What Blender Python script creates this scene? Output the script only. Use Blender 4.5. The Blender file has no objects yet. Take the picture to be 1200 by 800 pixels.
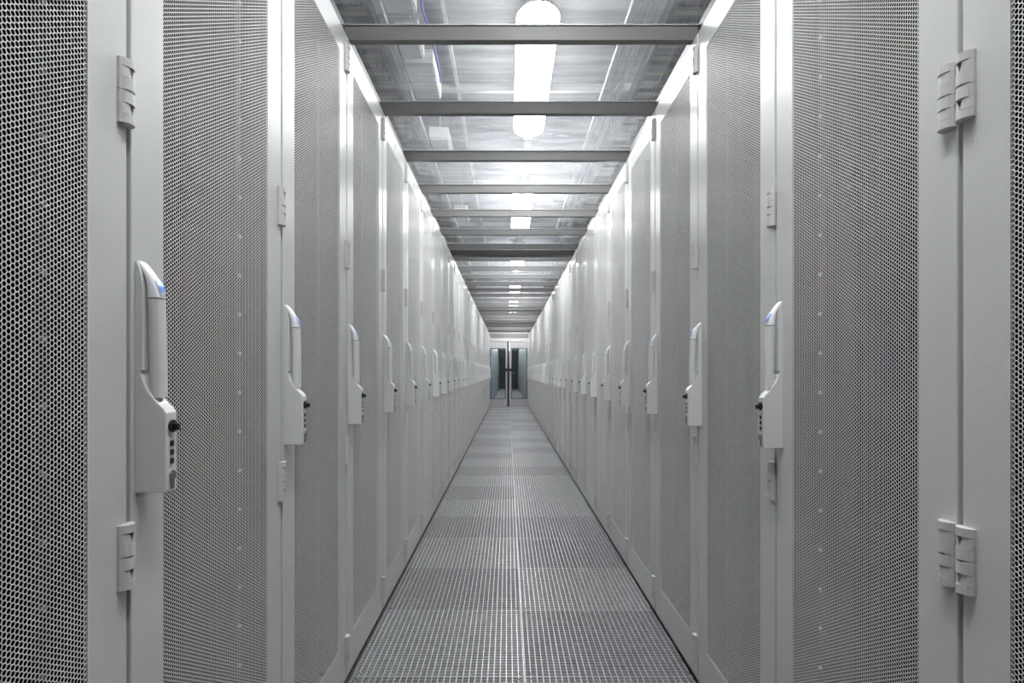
import bpy, bmesh, math, random
import numpy as np
from math import pi, sin, cos, radians
random.seed(7)
S = bpy.context.scene
C = S.collection

# ------------------------------------------------------------ camera, world, exposure
CAM_Z = 1.055
cd = bpy.data.cameras.new('camera')
cam = bpy.data.objects.new('camera', cd); C.objects.link(cam)
cam.location = (0, 0, CAM_Z); cam.rotation_euler = (pi/2, 0, 0)
cd.sensor_width = 36; cd.lens = 729/1200*36
cd.shift_x = 5/1200; cd.shift_y = 36/1200
cd.clip_start = 0.02; cd.clip_end = 200
S.camera = cam
w = bpy.data.worlds.new('world'); S.world = w; w.use_nodes = True
w.node_tree.nodes['Background'].inputs[0].default_value = (0.85, 0.87, 0.9, 1)
w.node_tree.nodes['Background'].inputs[1].default_value = 0.15
S.view_settings.view_transform = 'Standard'; S.view_settings.look = 'None'
S.view_settings.exposure = 0.0; S.view_settings.gamma = 1; S.view_settings.use_curve_mapping = False
LAMP = 52.0          # radiance of the lamp diffusers
ADDED_HALL_LAMP = 20.0
ADDED_FAR_LAMP = 38.0

# ------------------------------------------------------------ materials
def mat(name, col, rough=.5, metal=0., bump=None, spec=.5, noise=None, coat=0.):
    m = bpy.data.materials.new(name); m.use_nodes = True
    nt = m.node_tree; b = nt.nodes['Principled BSDF']
    b.inputs['Base Color'].default_value = (*col, 1)
    b.inputs['Roughness'].default_value = rough; b.inputs['Metallic'].default_value = metal
    b.inputs['Specular IOR Level'].default_value = spec
    b.inputs['Coat Weight'].default_value = coat
    tc = nt.nodes.new('ShaderNodeTexCoord')
    if noise:      # (scale, amount, stretch)
        n = nt.nodes.new('ShaderNodeTexNoise'); n.inputs['Scale'].default_value = noise[0]; n.inputs['Detail'].default_value = 6
        mp = nt.nodes.new('ShaderNodeMapping'); mp.inputs['Scale'].default_value = noise[2]
        nt.links.new(tc.outputs['Object'], mp.inputs[0]); nt.links.new(mp.outputs[0], n.inputs['Vector'])
        r = nt.nodes.new('ShaderNodeValToRGB'); a = noise[1]
        r.color_ramp.elements[0].position = .3; r.color_ramp.elements[1].position = .7
        r.color_ramp.elements[0].color = (*[c*(1-a) for c in col], 1)
        r.color_ramp.elements[1].color = (*[min(1, c*(1+a)) for c in col], 1)
        nt.links.new(n.outputs[0], r.inputs[0]); nt.links.new(r.outputs[0], b.inputs['Base Color'])
    if bump:       # (scale, strength, distance)
        n = nt.nodes.new('ShaderNodeTexNoise'); n.inputs['Scale'].default_value = bump[0]; n.inputs['Detail'].default_value = 2
        bp = nt.nodes.new('ShaderNodeBump'); bp.inputs['Strength'].default_value = bump[1]; bp.inputs['Distance'].default_value = bump[2]
        nt.links.new(tc.outputs['Object'], n.inputs['Vector']); nt.links.new(n.outputs[0], bp.inputs['Height'])
        nt.links.new(bp.outputs[0], b.inputs['Normal'])
    return m
M = {}
M['paint'] = mat('light grey powder paint', (.58, .58, .575), .28, bump=(420, .30, .0012), noise=(3, .02, (1, 1, 1)))
M['sheet'] = mat('light grey perforated steel', (.62, .62, .605), .38)
M['case'] = mat('dark cabinet interior', (.010, .010, .028), .85, spec=.08)
M['rail'] = mat('dark mounting rail', (.03, .03, .036), .7, spec=.15)
M['nut'] = mat('zinc screw', (.60, .60, .56), .4, .3)
M['plastic'] = mat('warm grey hinge plastic', (.56, .56, .535), .42, bump=(300, .1, .001))
M['handle'] = mat('pale grey handle plastic', (.66, .66, .66), .28, bump=(300, .05, .001))
M['black'] = mat('black plastic', (.012, .012, .014), .35)
M['chrome'] = mat('lock metal', (.45, .43, .38), .25, 1)
M['white'] = mat('white label', (.85, .86, .88), .25)
M['blue'] = mat('blue print', (.10, .27, .72), .3)
M['ink'] = mat('grey print', (.3, .32, .36), .4)
M['steel'] = mat('galvanised grating steel', (.62, .62, .63), .33, .35, noise=(30, .12, (1, 1, 1)))
M['steel_b'] = mat('duller galvanised grating steel', (.52, .52, .535), .35, .35, noise=(30, .12, (1, 1, 1)))
M['damper_a'] = mat('grey damper plate', (.34, .34, .37), .5, .3)
M['damper_b'] = mat('pale damper plate', (.42, .42, .44), .45, .3)
M['floor'] = mat('raised floor panel', (.16, .16, .17), .5)
M['beam'] = mat('grey beam paint', (.17, .168, .165), .45)
M['alu'] = mat('brushed aluminium', (.52, .52, .54), .35, .2, noise=(8, .06, (40, 1, 1)))
M['darkalu'] = mat('dark seal', (.03, .03, .032), .5)
M['slab'] = mat('hall ceiling', (.36, .365, .375), .6, noise=(1.6, .35, (.6, 9, 1)), bump=(20, .3, .01))
M['wall'] = mat('hall wall', (.45, .46, .47), .7, noise=(1, .06, (1, 1, 1)))
M['tray'] = mat('dark cable ladder', (.07, .07, .07), .45, .4)
M['cable'] = mat('dark cable', (.03, .03, .03), .6)
M['cable_y'] = mat('yellow green cable', (.13, .13, .05), .6)
M['conduit'] = mat('white conduit', (.62, .62, .62), .35)
M['box'] = mat('white box', (.80, .80, .78), .4)
M['bluecable'] = mat('blue cable', (.04, .09, .50), .4)
M['endwall'] = mat('pale panel behind the panes', (.43, .455, .465), .35)
M['endpanel'] = mat('dark end panel behind the panes', (.05, .055, .065), .35)
M['housing'] = mat('lamp housing', (.75, .75, .76), .35)

def emit(name, col, s):
    m = bpy.data.materials.new(name); m.use_nodes = True; nt = m.node_tree; nt.nodes.clear()
    e = nt.nodes.new('ShaderNodeEmission'); e.inputs[0].default_value = (*col, 1); e.inputs[1].default_value = s
    o = nt.nodes.new('ShaderNodeOutputMaterial'); nt.links.new(e.outputs[0], o.inputs[0]); return m
M['lamp'] = emit('lamp diffuser', (1, .99, .975), LAMP)
M['lamp_hall_added'] = emit('added hall light glow', (.97, .98, 1.0), ADDED_HALL_LAMP)

M['lamp_far_added'] = emit('added far light glow', (.93, .98, 1.0), ADDED_FAR_LAMP)

def glass(name, tint, rough, haze, scratch):
    m = bpy.data.materials.new(name); m.use_nodes = True; nt = m.node_tree; nt.nodes.clear()
    N = nt.nodes.new; L = nt.links.new
    o = N('ShaderNodeOutputMaterial'); t = N('ShaderNodeBsdfTransparent'); t.inputs[0].default_value = (*tint, 1)
    g = N('ShaderNodeBsdfGlossy'); g.inputs['Roughness'].default_value = rough; g.inputs[0].default_value = (.95, .96, 1, 1)
    f = N('ShaderNodeFresnel'); f.inputs[0].default_value = 1.5
    ge = N('ShaderNodeNewGeometry'); iv = N('ShaderNodeMath'); iv.operation = 'SUBTRACT'; iv.inputs[0].default_value = 1; L(ge.outputs['Backfacing'], iv.inputs[1])
    fm = N('ShaderNodeMath'); fm.operation = 'MULTIPLY'; L(f.outputs[0], fm.inputs[0]); L(iv.outputs[0], fm.inputs[1])
    mx = N('ShaderNodeMixShader'); L(fm.outputs[0], mx.inputs[0]); L(t.outputs[0], mx.inputs[1]); L(g.outputs[0], mx.inputs[2])
    d = N('ShaderNodeBsdfTranslucent'); d.inputs[0].default_value = (.7, .72, .76, 1)
    tc = N('ShaderNodeTexCoord'); mp = N('ShaderNodeMapping'); mp.inputs['Scale'].default_value = (3, 30, 1)
    nz = N('ShaderNodeTexNoise'); nz.inputs['Scale'].default_value = 2; nz.inputs['Detail'].default_value = 5
    L(tc.outputs['Object'], mp.inputs[0]); L(mp.outputs[0], nz.inputs['Vector'])
    mr = N('ShaderNodeMapRange'); mr.inputs[1].default_value = .35; mr.inputs[2].default_value = .75
    mr.inputs[3].default_value = haze; mr.inputs[4].default_value = haze+scratch
    L(nz.outputs[0], mr.inputs[0])
    m2 = N('ShaderNodeMixShader'); L(mr.outputs[0], m2.inputs[0]); L(mx.outputs[0], m2.inputs[1]); L(d.outputs[0], m2.inputs[2])
    L(m2.outputs[0], o.inputs[0]); return m
M['roofglass'] = glass('scuffed clear roof panel', (.95, .965, .975), .06, .028, .12)
M['doorglass'] = glass('door glass', (.84, .87, .885), .02, .0, .02)

# ------------------------------------------------------------ helpers
class MB:
    def __init__(s): s.v = []; s.f = []; s.sm = []
    def add(s, vs, fs, smooth=False):
        n = len(s.v); s.v += [tuple(v) for v in vs]; s.f += [tuple(i+n for i in f) for f in fs]; s.sm += [smooth]*len(fs); return s
    def box(s, x0, x1, y0, y1, z0, z1):
        vs = [(x, y, z) for z in (z0, z1) for y in (y0, y1) for x in (x0, x1)]
        return s.add(vs, [(0, 2, 3, 1), (4, 5, 7, 6), (0, 1, 5, 4), (2, 6, 7, 3), (0, 4, 6, 2), (1, 3, 7, 5)])
    def bbox(s, x0, x1, y0, y1, z0, z1, b):
        """box with chamfered edges"""
        bm = bmesh.new(); m2 = MB().box(x0, x1, y0, y1, z0, z1)
        vv = [bm.verts.new(v) for v in m2.v]
        for f in m2.f: bm.faces.new([vv[i] for i in f])
        bmesh.ops.bevel(bm, geom=bm.edges[:], offset=b, segments=2, affect='EDGES', profile=.5)
        bm.verts.index_update()
        s.add([v.co for v in bm.verts], [[v.index for v in f.verts] for f in bm.faces]); bm.free(); return s
    def loft(s, rings, cap=True, smooth=True, closed=True):
        n = len(rings[0]); vs = [p for r in rings for p in r]; fs = []
        for k in range(len(rings)-1):
            for i in range(n if closed else n-1):
                j = (i+1) % n
                fs.append((k*n+i, k*n+j, (k+1)*n+j, (k+1)*n+i))
        s.add(vs, fs, smooth)
        if cap:
            s.add(rings[0], [tuple(range(n))[::-1]]); s.add(rings[-1], [tuple(range(n))])
        return s
    def cyl(s, p0, p1, r, n=10, r1=None, smooth=True):
        from mathutils import Vector
        p0 = Vector(p0); p1 = Vector(p1); d = (p1-p0).normalized()
        a = d.orthogonal().normalized(); b = d.cross(a); r1 = r if r1 is None else r1
        R = [[p + (a*cos(2*pi*i/n)+b*sin(2*pi*i/n))*q for i in range(n)] for p, q in ((p0, r), (p1, r1))]
        return s.loft(R, smooth=smooth)
    def tube(s, pts, r, n=8):
        from mathutils import Vector
        pts = [Vector(p) for p in pts]; rings = []
        up = Vector((0, 0, 1))
        for i, p in enumerate(pts):
            d = (pts[min(i+1, len(pts)-1)]-pts[max(i-1, 0)]).normalized()
            a = d.cross(up); a = a.normalized() if a.length > 1e-4 else Vector((1, 0, 0)); b = d.cross(a)
            rings.append([p+(a*cos(2*pi*k/n)+b*sin(2*pi*k/n))*r for k in range(n)])
        return s.loft(rings)
    def mesh(s, name, m):
        me = bpy.data.meshes.new(name); me.from_pydata(s.v, [], s.f)
        bm = bmesh.new(); bm.from_mesh(me); bmesh.ops.recalc_face_normals(bm, faces=bm.faces[:]); bm.to_mesh(me); bm.free()
        me.polygons.foreach_set('use_smooth', s.sm); me.materials.append(m); return me
def obj(name, me, parent=None, loc=(0, 0, 0), rot=0):
    o = bpy.data.objects.new(name, me); C.objects.link(o)
    if parent: o.parent = parent
    o.location = loc
    if rot: o.rotation_euler = (0, 0, rot)
    return o
def tag(o, label=None, cat=None, group=None, kind=None):
    for k, v in (('label', label), ('category', cat), ('group', group), ('kind', kind)):
        if v: o[k] = v
    return o
ORD = ['nearest', 'second', 'third', 'fourth', 'fifth', 'sixth', 'seventh', 'eighth', 'ninth', 'tenth', 'eleventh', 'twelfth',
       'thirteenth', 'fourteenth', 'fifteenth', 'sixteenth', 'seventeenth', 'eighteenth', 'nineteenth', 'twentieth',
       'twenty-first', 'twenty-second', 'twenty-third', 'twenty-fourth', 'twenty-fifth', 'twenty-sixth', 'twenty-seventh',
       'twenty-eighth', 'twenty-ninth', 'thirtieth', 'thirty-first']

# ------------------------------------------------------------ layout numbers (metres, camera looks along +Y)
XL, XR = -.540, .633            # door faces
JL, JR = .887, .871             # first joints
NCAB = 31
Y_END = 18.90
TX = (-.541, .059, .659)        # grating edges
TOP = 2.185                     # cabinet height
H = 2.96                        # hall ceiling

# ------------------------------------------------------------ setting: hall shell
fl = MB().box(-3.4, TX[0]-.004, -4, 19, -.03, 0).box(TX[2]+.004, 3.4, -4, 19, -.03, 0)
fl.box(-3.4, 3.4, -4, 19, -.45, -.38)
fl.box(TX[0]-.004, TX[2]+.004, -4, -.245, -.03, 0)
fl.box(TX[0]-.004, TX[2]+.004, 18.97, 41, -.03, 0)
floor = tag(obj('floor', fl.mesh('floor', M['floor'])), kind='structure')
tag(obj('ceiling', MB().box(-3.5, 3.5, -4, 19, H, H+.1).mesh('ceiling', M['slab'])), kind='structure')
tag(obj('wall_left', MB().box(-3.5, -3.4, -4, 19, -.45, H).mesh('wall_left', M['wall'])), kind='structure')
tag(obj('wall_right', MB().box(3.4, 3.5, -4, 19, -.45, H).mesh('wall_right', M['wall'])), kind='structure')
tag(obj('wall_back', MB().box(-3.5, 3.5, -4.1, -4, -.45, H).mesh('wall_back', M['wall'])), kind='structure')
wb = MB().box(-3.5, XL-.05, 19, 19.1, -.45, H).box(XR+.05, 3.5, 19, 19.1, -.45, H).box(XL-.05, XR+.05, 19, 19.1, 2.24, H)
tag(obj('wall_front', wb.mesh('wall_front', M['wall'])), kind='structure')

# gratings
g = MB(); P = .6/28
for i in range(29):
    t = .0016 if i not in (0, 28) else .0015
    c = min(max(i*P, t+.001), .6-t-.001)
    g.box(c-t, c+t, .001, .599, -.030, 0.0)
for i in range(29):
    t = .0013 if i not in (0, 28) else .0015
    c = min(max(i*P, t+.001), .6-t-.001)
    g.box(.001, .599, c-t, c+t, -.028, -.0012)
gme = g.mesh('grating', M['steel']); gmb = gme.copy(); gmb.materials[0] = M['steel_b']
dme = {'damper_a': MB().box(.01, .59, .01, .59, -.06, -.052).mesh('damper', M['damper_a']),
       'damper_b': MB().box(.01, .59, .01, .59, -.040, -.034).mesh('damper', M['damper_b'])}
scr = MB()
for sx in (.02, .58):
    for sy in (.02, .58): scr.cyl((sx, sy, -.001), (sx, sy, .0012), .0035, 6)
scr = scr.mesh('corner_screws', M['black'])
pal = [(0, 0), (1, 1), (0, 1), (0, 0), (1, 0), (0, 1), (1, 0), (0, 0), (1, 1), (0, 1), (1, 1), (0, 0), (1, 1), (0, 1), (1, 0), (0, 1)]
for r in range(32):
    y = .36+.6*(r-1)
    for c in range(2):
        p = pal[r % len(pal)][c]
        t = obj('floor_grating', gme if p else gmb, floor, (TX[c], y, 0))
        obj('damper_plate', dme['damper_b' if p else 'damper_a'], t)
        if r < 6: tag(obj('corner_screws', scr, t), kind='stuff')

# ------------------------------------------------------------ cabinet part meshes. local: +x right in front view, -y out of the door
Z0, Z1 = .03, TOP
PX = .2125; PZ0, PZ1 = .158, 2.092
def rect_ring(x, z0, z1, y): return [(-x, y, z0), (x, y, z0), (x, y, z1), (-x, y, z1)]
b = .002
prof = [(0, .022), (0, b), (b*.3, b*.3), (b, 0)]
rings = [rect_ring(.2952-o, Z0+o, Z1-o, y) for o, y in prof]
rings += [rect_ring(PX, PZ0, PZ1, 0), rect_ring(PX, PZ0, PZ1, .004), rect_ring(PX+.06, PZ0-.09, PZ1+.06, .006), rect_ring(PX+.06, PZ0-.09, PZ1+.06, .022), rect_ring(.2952, Z0, Z1, .022)]
df = MB().loft(rings, cap=False, smooth=False)
M_door = df.mesh('door_frame', M['paint'])
M_slot = MB().box(-.004, .004, -.0004, .0, 2.125, 2.150).mesh('slot', M['black'])
# perforated sheet: hexagonal cells, real holes with wall thickness
def perf_mesh():
    pv = .00675; R = pv/math.sqrt(3); pc = 1.5*R; r = .00315; th = .0006; y0 = .0012
    nc = int((2*PX+.006)/pc); nr = int((PZ1-PZ0+.008)/pv)
    cx = (np.arange(nc)-(nc-1)/2)*pc
    cz = (PZ0+PZ1)/2+(np.arange(nr)-(nr-1)/2)*pv
    X, Z = np.meshgrid(cx, cz, indexing='ij'); Z = Z+(np.arange(nc) % 2)[:, None]*pv/2-pv/4
    X = X.ravel(); Z = Z.ravel(); n = len(X)
    a = np.arange(6)*pi/3
    V = np.zeros((n, 18, 3))
    for k, (rad, yy) in enumerate(((R*1.0005, y0), (r, y0), (r, y0+th))):
        V[:, k*6:(k+1)*6, 0] = X[:, None]+rad*np.cos(a); V[:, k*6:(k+1)*6, 2] = Z[:, None]+rad*np.sin(a); V[:, k*6:(k+1)*6, 1] = yy
    V[:, :, 0] = np.clip(V[:, :, 0], -PX-.003, PX+.003)
    F = []
    for i in range(6):
        j = (i+1) % 6
        F.append((i, j, 6+j, 6+i)); F.append((6+i, 6+j, 12+j, 12+i))
    F = np.array(F)
    A = (np.arange(n)[:, None, None]*18+F[None]).reshape(-1)
    me = bpy.data.meshes.new('perforated_sheet')
    me.vertices.add(n*18); me.vertices.foreach_set('co', V.reshape(-1))
    me.loops.add(len(A)); me.loops.foreach_set('vertex_index', A.astype(np.int32))
    me.polygons.add(n*12); me.polygons.foreach_set('loop_start', (np.arange(n*12)*4).astype(np.int32))
    me.update(calc_edges=True); me.materials.append(M['sheet']); return me
M_perf = perf_mesh()
# casing
cs = MB(); D = .95
cs.box(-.297, -.283, .026, D, 0.03, TOP-.005).box(.283, .297, .026, D, 0.03, TOP-.005)
cs.box(-.283, .283, D-.012, D, .03, TOP-.005).box(-.283, .283, .026, D-.012, TOP-.02, TOP-.005)
cs.box(-.297, .297, .03, D, 0, .045)
M_case = cs.mesh('casing', M['case'])
M_rail = MB().box(-.014, .014, .075, .078, .06, 2.14).mesh('mounting_rail', M['rail'])
nt_ = MB()
for k in range(23): nt_.cyl((0, .0745, .12+k*.0889), (0, .070, .12+k*.0889), .0045, 6)
M_nut = nt_.mesh('rail_screws', M['nut'])
# hinge
HW = .0150
def dome(x, p): return -(.0025+(p-.0025)*max(0, 1-(x/HW)**2)**.6)
def dome_ring(x0, x1, p, z, n=9):
    xs = np.linspace(x0, x1, n)
    return [(x0, 0, z)]+[(x, dome(x*.985, p), z) for x in xs]+[(x1, 0, z)]
def hinge_mesh(holes):
    m = MB(); Pm = .0140
    for z0, z1, q in ((-.045, -.0335, 0), (-.0325, -.0185, 1), (-.0175, -.0015, 0), (.0015, .0175, 0), (.0185, .0325, 1), (.0335, .045, 0)):
        if q and holes:
            # two cheeks that leave a wedge shaped opening, wide at the top
            m.loft([dome_ring(-HW, xe, Pm-.0015, z) for z, xe in ((z0, -.0008), (z1, -.0045))], smooth=False)
            m.loft([dome_ring(xe, HW, Pm-.0015, z) for z, xe in ((z0, .0008), (z1, .0045))], smooth=False)
        else:
            p = Pm-(.0012 if q else 0); m.loft([dome_ring(-HW, HW, p, z) for z in (z0, z1)], smooth=False)
    m.loft([dome_ring(-HW+.0006, -.005, Pm-.0032, z) for z in (-.044, .044)], smooth=False)
    m.loft([dome_ring(.005, HW-.0006, Pm-.0032, z) for z in (-.044, .044)], smooth=False)
    return m.mesh('hinge', M['plastic'])
M_hinge = {True: hinge_mesh(True), False: hinge_mesh(False)}
M_hole = MB().box(-.0052, .0052, -.0022, -.0004, -.0135, .0) .mesh('hinge_recess', M['black'])

# handle (local origin on the door face, z relative to world floor)
HX0, HX1 = -.287, -.257
def side_extrude(poly, x0, x1, bev=.0015):
    """poly in (y,z) -> extruded in x with chamfered rims"""
    bm = bmesh.new(); vs = [bm.verts.new((x0, y, z)) for y, z in poly]; f = bm.faces.new(vs)
    r = bmesh.ops.extrude_face_region(bm, geom=[f]); nv = [e for e in r['geom'] if isinstance(e, bmesh.types.BMVert)]
    bmesh.ops.translate(bm, verts=nv, vec=(x1-x0, 0, 0))
    es = [e for e in bm.edges if abs(e.verts[0].co.x-e.verts[1].co.x) < 1e-6]
    bmesh.ops.bevel(bm, geom=es, offset=bev, segments=2, affect='EDGES', profile=.5)
    bm.verts.index_update()
    out = ([v.co.copy() for v in bm.verts], [[v.index for v in f.verts] for f in bm.faces]); bm.free(); return out
base = MB()
# lock body
body = [(0, .880), (-.044, .880), (-.0455, .884), (-.0455, .996), (-.041, 1.003)]
body += [(-.041+.027*t, 1.003+.022*t+.012*t*t) for t in (.25, .5, .75, 1.)] + [(-.010, 1.050), (-.008, 1.060), (0, 1.060)]
base.add(*side_extrude(body, HX0, HX1))
base.add(*side_extrude([(0, 1.058), (-.0115, 1.058), (-.0115, 1.178), (-.0085, 1.200), (-.003, 1.2165), (0, 1.2165)], HX0+.0005, HX1-.0005, .001))
M_hbase = base.mesh('handle_base', M['handle'])
# grip: swept arch bar
gp = []
N = 22
rings = []
for i in range(N+1):
    t = i/N; zc = 1.018+(1.2175-1.018)*t
    if t < .72: yo = -.0345+.0035*(t/.72)**2*.6
    else: q = (t-.72)/.28; yo = -.0324+.0285*(q**1.9)
    thick = .0165 if t < .75 else .0165-.0095*((t-.75)/.25)
    wdt = (HX1-HX0)*(.40 if t < .8 else .40-.08*((t-.8)/.2))
    xc = (HX0+HX1)/2+.0
    yc = yo+thick/2
    ring = []
    for k in range(12):
        a_ = 2*pi*k/12; ca, sa = cos(a_), sin(a_)
        ring.append((xc+wdt*math.copysign(abs(ca)**.5, ca), yc+thick*.58*math.copysign(abs(sa)**.7, sa), zc))
    rings.append(ring)
k_split = 16
M_grip = MB().loft(rings[:k_split+1]).mesh('grip', M['handle'])
tip = MB().loft(rings[k_split:])
M_tip = tip.mesh('grip_tip', M['white'])
# print on the tip: blue patch following its outer surface
def surf(i, off): # outer surface point (y) of ring i
    r_ = rings[i]; k = 9
    return r_[k][1]-off, r_[k][2]
def patch(i0, i1, m, name, wx=.0085):
    p = MB(); L = []
    for i in range(i0, i1+1):
        y_, z_ = surf(i, .0005); L.append((y_, z_))
    xc = (HX0+HX1)/2
    for a_, b_ in zip(L, L[1:]):
        p.add([(xc-wx, a_[0], a_[1]), (xc+wx, a_[0], a_[1]), (xc+wx, b_[0], b_[1]), (xc-wx, b_[0], b_[1])], [(0, 1, 2, 3)])
    return p.mesh(name, M[m])
M_print = patch(17, 19, 'blue', 'blue_print')
ip = MB(); y_, z_ = surf(16, .0005); y2, z2 = surf(17, .0005)
for r_ in range(2):
    for k in range(7):
        f0 = .25+.3*r_; f1 = f0+.16; xc = (HX0+HX1)/2-.0075+k*.0022
        ip.add([(xc, y_+(y2-y_)*f0, z_+(z2-z_)*f0), (xc+.0015, y_+(y2-y_)*f0, z_+(z2-z_)*f0),
                (xc+.0015, y_+(y2-y_)*f1, z_+(z2-z_)*f1), (xc, y_+(y2-y_)*f1, z_+(z2-z_)*f1)], [(0, 1, 2, 3)])
M_ink = ip.mesh('small_print', M['ink'])
xc = (HX0+HX1)/2
M_knob = MB().cyl((xc, -.0455, .976), (xc, -.049, .976), .0095, 16).bbox(xc-.003, xc+.003, -.058, -.048, .970, .980, .001).mesh('knob', M['black'])
kp = [MB().bbox(xc-.0045, xc+.0045, -.0475, -.0455, zz-.0042, zz+.0042, .0008).mesh('key_button', M['black']) for zz in (.951, .938, .925)]
lk = MB().cyl((xc, -.0455, .904), (xc, -.0485, .904), .0075, 16).bbox(xc-.0045, xc+.0045, -.048, -.0455, .884, .900, .001)
M_lock = lk.mesh('lock_cylinder', M['chrome'])
def grow(r, s, dz): # slightly enlarged copy of a grip ring
    cx_ = sum(p[0] for p in r)/len(r); cy_ = sum(p[1] for p in r)/len(r); return [(cx_+(p[0]-cx_)*s, cy_+(p[1]-cy_)*s, p[2]+dz) for p in r]
M_seam = MB().loft([grow(rings[16], 1.03, -.0009), grow(rings[16], 1.03, .0004)]).mesh('seam', M['black'])

def cabinet(side, k):
    x, rot = (XL, pi/2) if side == 'L' else (XR, -pi/2)
    y = (JL if side == 'L' else JR)-.3+.6*k
    r = bpy.data.objects.new('server_cabinet', None); C.objects.link(r)
    r.location = (x, y, 0); r.rotation_euler = (0, 0, rot)
    row = 'left' if side == 'L' else 'right'
    if k == 0: lab = f'light grey perforated server cabinet cut off by the picture edge in the {row} row'
    elif k == NCAB-1: lab = f'last server cabinet of the {row} row, beside the glazed doors'
    else: lab = f'{ORD[k]} light grey perforated server cabinet from the camera along the {row} row'
    tag(r, lab, 'cabinet', f'server cabinets in the {row} row')
    obj('casing', M_case, r)
    d = obj('door_frame', M_door, r); obj('perforated_panel', M_perf, d)
    if k < 8: obj('top_slot', M_slot, d)
    near = k < 14
    if k < 6:
        for sx in (-.233, .233): ra = obj('mounting_rail', M_rail, r, (sx, 0, 0)); tag(obj('rail_screws', M_nut, ra), kind='stuff') if k < 2 else None
    h = obj('door_handle', M_hbase, r, (.544 if side == 'R' and k == 0 else 0, 0, 0))
    obj('grip', M_grip, h); obj('grip_tip', M_tip, h)
    if near:
        obj('blue_print', M_print, h); obj('small_print', M_ink, h)
        obj('knob', M_knob, h); obj('seam', M_seam, h)
        for q in kp: obj('key_button', q, h)
        obj('lock_cylinder', M_lock, h)
    solo = side == 'R' and k == 0          # this door is hung the other way round
    hx = -.284 if solo else (.287 if (side, k) != ('R', 1) else .280)
    for zc in (.132, .797, 1.447, 2.100):
        holed = side == 'L' or solo
        hg = obj('hinge', M_hinge[holed], r, (hx, 0, zc))
        if holed and near:
            for dz in (.0325, -.0185): obj('hinge_recess', M_hole, hg, (0, 0, dz))
    return r
for side in 'LR':
    for k in range(NCAB): cabinet(side, k)

# ------------------------------------------------------------ aisle roof
roof = bpy.data.objects.new('aisle_roof', None); C.objects.link(roof); roof.location = (0, .3, TOP)
tag(roof, 'clear panelled roof over the aisle, resting on grey cross beams between the cabinet rows', 'roof')
def roofpart(name, me, x, y, z): return obj(name, me, roof, (x, y-.3, z-TOP))
W0, W1 = XL-.020, XR+.020
cb = MB().bbox(W0+.004, W1-.004, 0, .032, 0.001, .050, .0015).mesh('cross_beam', M['beam'])
cap = MB().box(W0+.004, W1-.004, -.005, .036, .0505, .0535).mesh('beam_edge_strip', M['alu'])
gl = MB().box(W0+.004, W1-.004, .002, .598, .0545, .0585).mesh('roof_panel', M['roofglass'])
db = MB().box(W0+.004, W1-.004, 0, .10, .001, .052).mesh('dark_seal_beam', M['darkalu'])
for k in range(-1, 29):
    y = 2.12+.6*(k-2)
    c = roofpart('cross_beam', cb, 0, y, TOP); obj('beam_edge_strip', cap, c)
    if y+.6 < 19: roofpart('roof_panel', gl, 0, y+.016, TOP)
for y in (6.02, 15.4):
    tag(roofpart('dark_seal_beam', db, 0, y, TOP), 'black seal beam across the roof')
rl = MB().box(-.004, .004, 0, 18.4, .001, .058)
rme = rl.mesh('roof_rail', M['darkalu'])
roofpart('roof_rail', rme, W0, .35, TOP); roofpart('roof_rail', rme, W1, .35, TOP)

# ------------------------------------------------------------ lamps over the aisle
LX = .148; LZ = CAM_Z+1.70
def stadium(x, y0, y1, hw, z, n=8):
    pts = []
    for i in range(n+1): a_ = pi+pi*i/n; pts.append((x+hw*cos(a_), y0+hw*1.2*(1+sin(a_)), z))
    for i in range(n+1): a_ = pi*i/n; pts.append((x+hw*cos(a_), y1-hw*1.2*(1-sin(a_)), z))
    return pts
def resize(pts, cx, cy, s, z): return [(cx+(p[0]-cx)*s, cy+(p[1]-cy)*(1-(1-s)*.15), z) for p in pts]
st = stadium(0, 0, 1.62, .105, 0)
lm = MB().loft([resize(st, 0, .81, .93, .0335), resize(st, 0, .81, 1., .024), resize(st, 0, .81, .97, .010), resize(st, 0, .81, .80, 0)]).mesh('diffuser', M['lamp'])
hs = MB().loft([resize(st, 0, .81, .93, .034), resize(st, 0, .81, .93, .052), resize(st, 0, .81, .4, .08)]).mesh('lamp_housing', M['housing'])
rod = MB().cyl((0, 0, .06), (0, 0, H-LZ), .005, 8).mesh('hanging_rod', M['alu'])
names = ['behind the camera', 'right above the camera end of the aisle', 'nearest one seen through the roof', 'second one seen through the roof',
         'third one seen through the roof', 'fourth one seen through the roof', 'fifth one seen through the roof', 'last one, above the glazed doors']
for i in range(1, 8):
    y = -.1+3*(i-1)
    r = bpy.data.objects.new('ceiling_light', None); C.objects.link(r); r.location = (LX, y, LZ)
    tag(r, 'long glowing fluorescent light hung along the aisle, '+names[i], 'ceiling light', 'fluorescent lights above the aisle')
    obj('diffuser', lm, r); obj('lamp_housing', hs, r); [obj('hanging_rod', rod, r, (0, q, 0)) for q in (.3, 1.3)]
    if i == 7: r.scale = (1, .62, 1)
    if i < 7:
        tr = obj('light_trunking', MB().bbox(-.028, .028, 1.66, 2.96, .004, .05, .004).mesh('light_trunking', M['conduit']), None, (LX, y, LZ))
        tag(tr, 'thin white trunking joining the lights, '+['above the near roof panels', 'beyond the nearest visible light', 'beyond the second visible light',
            'beyond the third visible light', 'beyond the fourth visible light', 'just before the glazed doors'][i-1], 'trunking', 'light trunking above the aisle')
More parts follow.
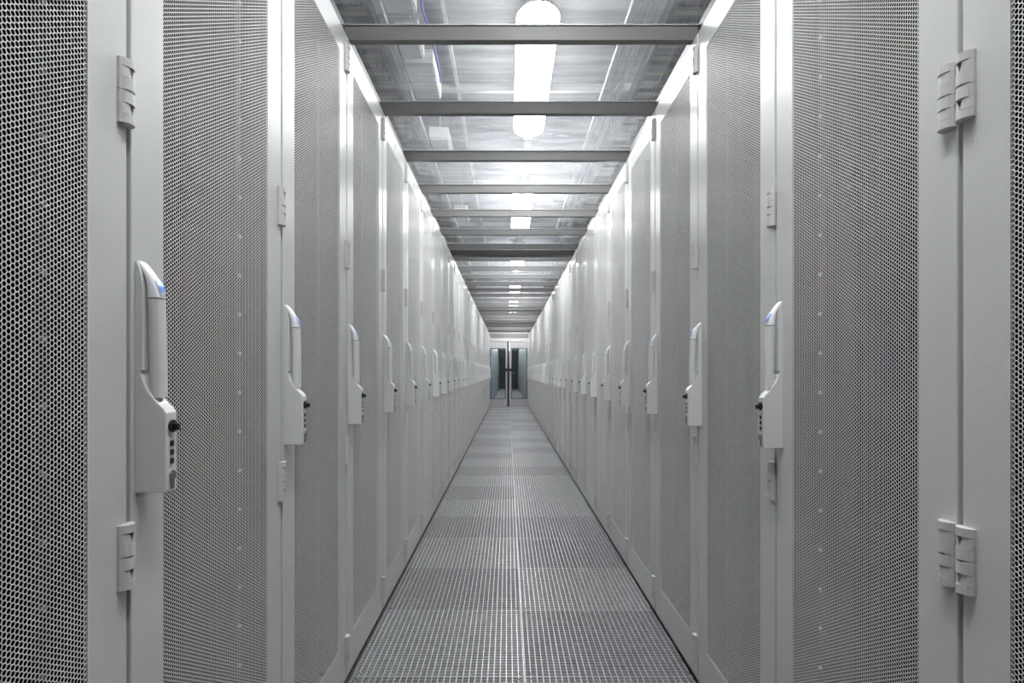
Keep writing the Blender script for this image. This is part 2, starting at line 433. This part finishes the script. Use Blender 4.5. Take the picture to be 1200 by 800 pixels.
# unseen side lights, added to brighten the hall above the roof
for sx in (-2.3, 2.5):
    for i in range(4):
        r = obj('added_hall_light', MB().bbox(-.09, .09, 0, 2.4, 0, .05, .01).mesh('added_hall_light', M['lamp_hall_added']), None, (sx, 1+i*4.6, H-.055))
        tag(r, f'added unseen light brightening the hall on the {"left" if sx < 0 else "right"}, {ORD[i]} from the camera', 'ceiling light', 'added hall lights')

# ------------------------------------------------------------ services above the roof
def ladder(x0, x1, z, name, lab):
    r = bpy.data.objects.new('cable_ladder', None); C.objects.link(r); r.location = ((x0+x1)/2, .5, z)
    tag(r, lab, 'cable ladder'); hw = (x1-x0)/2
    for s in (-1, 1): obj('side_rail', MB().box(s*hw-.012, s*hw+.012, 0, 18.2, 0, .08).mesh('side_rail', M['tray']), r)
    m = MB()
    for k in range(120): m.box(-hw+.013, hw-.013, k*.15+.04, k*.15+.075, .0, .022)
    tag(obj('rungs', m.mesh('rungs', M['cable_y']), r), kind='stuff')
    m = MB()
    for k in range(11): xx = -hw+.03+k*(2*hw-.06)/10; m.tube([(xx+.008*sin(j+k), j*1.82, .042+.004*sin(j*2+k)) for j in range(11)], .019, 6)
    tag(obj('cables', m.mesh('cables', M['cable']), r), 'bundle of dark cables', kind='stuff')
    m = MB().cyl((0, 0, .08), (0, 0, H-z), .006, 6).mesh('hanging_rod', M['alu'])
    for k in range(10):
        for s in (-1, 1): obj('hanging_rod', m, r, (s*hw, .4+k*1.9, 0))
ladder(-1.02, -.66, 2.76, 'L', 'dark cable ladder with rungs hung above the left cabinet row')
ladder(.78, 1.14, 2.76, 'R', 'dark cable ladder with rungs hung above the right cabinet row')
def conduit(x, z, r, lab, m='conduit'):
    o = obj('conduit', MB().box(-r, r, 0, 18.2, -r, r).mesh('conduit', M[m]), None, (x, .5, z)); tag(o, lab, 'conduit', 'conduits above the aisle roof')
conduit(-.615, 2.80, .016, 'pale conduit running beside the left cable ladder')
conduit(-.33, 2.93, .010, 'thin pale conduit running right of the white boxes')
for x, nm in ((.60, 'innermost'), (.645, 'middle'), (.69, 'outermost')):
    conduit(x, 2.80, .014, f'{nm} of three pale conduits right of the lights')
for i, (y0, y1, x0, x1, nm) in enumerate(((2.55, 2.95, -.57, -.43, 'nearest the camera'), (3.12, 3.36, -.57, -.45, 'small one before the blue cable end'), (3.42, 3.85, -.57, -.41, 'large one beside the blue cable'),
                               (4.5, 4.95, -.57, -.43, 'fourth along the left'), (6.6, 7.0, -.57, -.43, 'fifth along the left'))):
    r = bpy.data.objects.new('junction_box', None); C.objects.link(r); r.location = ((x0+x1)/2, y0, 2.74)
    tag(r, 'white junction box seen through the roof, '+nm, 'junction box', 'junction boxes above the roof')
    hw = (x1-x0)/2; obj('box_body', MB().bbox(-hw, hw, 0, y1-y0, .012, .09, .004).mesh('box_body', M['box']), r)
    obj('box_lid', MB().bbox(-hw+.006, hw-.006, .01, y1-y0-.01, 0, .013, .003).mesh('box_lid', M['box']), r)
    for q in (.1, y1-y0-.1): obj('hanging_rod', MB().cyl((0, 0, .09), (0, 0, H-2.74), .006, 6).mesh('hanging_rod', M['alu']), r, (0, q, 0))
bc = MB().tube([(-.36, 2.1, 2.78), (-.37, 2.6, 2.76), (-.40, 2.9, 2.75), (-.39, 3.1, 2.76), (-.385, 3.25, 2.755), (-.385, 3.5, 2.75), (-.39, 3.62, 2.745)], .006, 8)
tag(obj('blue_cable', bc.mesh('blue_cable', M['bluecable'])), 'blue cable hanging loosely above the roof beside the white boxes', 'cable')
m = MB()
for k in range(9):
    y = 2.0+k*1.9; m.box(-1.1, 1.2, y, y+.03, H-.06, H)
for k in range(9): tag(obj('support_bar', MB().box(-1.15, 1.25, 0, .035, 0, .05).mesh('support_bar', M['conduit']), None, (0, 2.2+k*1.9, H-.0505)),
                       f'pale support bar crossing the hall ceiling, {ORD[k]} from the camera', 'bar', 'support bars on the hall ceiling')

# ------------------------------------------------------------ glazed double door at the end
YD = 18.93
def door_leaf(name, x0, x1, gx0, gx1, hside):
    r = bpy.data.objects.new(name, None); C.objects.link(r); r.location = ((x0+x1)/2, YD, 0); tag(r, kind='structure')
    cx = (x0+x1)/2
    m = MB(); z0, z1, p0, p1 = .012, 1.975, .245, 1.785
    m.box(x0-cx, gx0-cx, 0, .04, z0, z1).box(gx1-cx, x1-cx, 0, .04, z0, z1).box(gx0-cx, gx1-cx, 0, .04, z0, p0).box(gx0-cx, gx1-cx, 0, .04, p1, z1)
    obj('leaf_frame', m.mesh('leaf_frame', M['alu']), r)
    s = MB(); a, b_ = gx0-cx, gx1-cx; t = .018
    s.box(a, a+t, -.004, .03, p0, p1).box(b_-t, b_, -.004, .03, p0, p1).box(a+t, b_-t, -.004, .03, p0, p0+t).box(a+t, b_-t, -.004, .03, p1-t, p1)
    obj('pane_seal', s.mesh('pane_seal', M['darkalu']), r)
    obj('pane', MB().box(a+t, b_-t, .018, .024, p0+t, p1-t).mesh('pane', M['doorglass']), r)
    hx = (x1-cx-.03) if hside > 0 else (x0-cx+.03)
    obj('door_handle', MB().bbox(hx-.045, hx+.045, -.035, 0, 1.09, 1.17, .004).mesh('door_handle', M['black']), r)
    return r
door_leaf('door_1', XL-.03, -.018, -.535, -.062, 1)
door_leaf('door_2', .050, XR+.035, .112, .590, -1)
tag(obj('trim_1', MB().box(-.015, .047, YD+.01, YD+.03, .012, 2.03).mesh('trim_1', M['darkalu'])), kind='structure')
tr = MB().box(XL-.045, XR+.045, YD-.01, YD+.06, 1.985, 2.09)
tag(obj('trim_2', tr.mesh('trim_2', M['alu'])), kind='structure')
tag(obj('trim_3', MB().box(XL-.045, XR+.045, YD, YD+.05, 2.092, 2.24).mesh('trim_3', M['beam'])), kind='structure')
tag(obj('trim_4', MB().box(XL-.045, XR+.045, YD-.03, YD+.05, 0.0, .010).mesh('trim_4', M['alu'])), kind='structure')
# space beyond, built to give the view in the door panes
for nm, x0, x1 in (('wall_far_left', XL-.14, XL-.05), ('wall_far_right', XR+.05, XR+.14)):
    m = MB()
    o = obj(nm, MB().box(x0, x1, 19.1, 40, -.03, 2.4).mesh(nm, M['endwall'])); tag(o, kind='structure')
m = MB().box(XL-.14, XR+.14, 19.1, 40, 2.401, 2.5)
tag(obj('ceiling_far', m.mesh('ceiling_far', M['wall'])), kind='structure')
tag(obj('wall_far_end', MB().box(XL-.14, XR+.14, 40.001, 40.1, -.03, 2.5).mesh('wall_far_end', M['wall'])), kind='structure')
dd = obj('far_end_panel', MB().box(XL+.0, XR-.0, 39.93, 39.998, .001, 2.05).mesh('far_end_panel', M['endpanel'])); tag(dd, kind='structure')
obj('door_handle', MB().box(.3, .42, 39.9, 39.929, 1.0, 1.05).mesh('door_handle', M['alu']), dd)
for i in range(5):  # lights added to brighten what the panes show
    tag(obj('added_far_light', MB().bbox(-.06, .06, 0, 1.5, 0, .04, .01).mesh('added_far_light', M['lamp_far_added']), None, (.05, 20+i*4, 2.358)),
        f'added light brightening the space behind the glazed doors, {ORD[i]} one', 'ceiling light', 'added far lights')
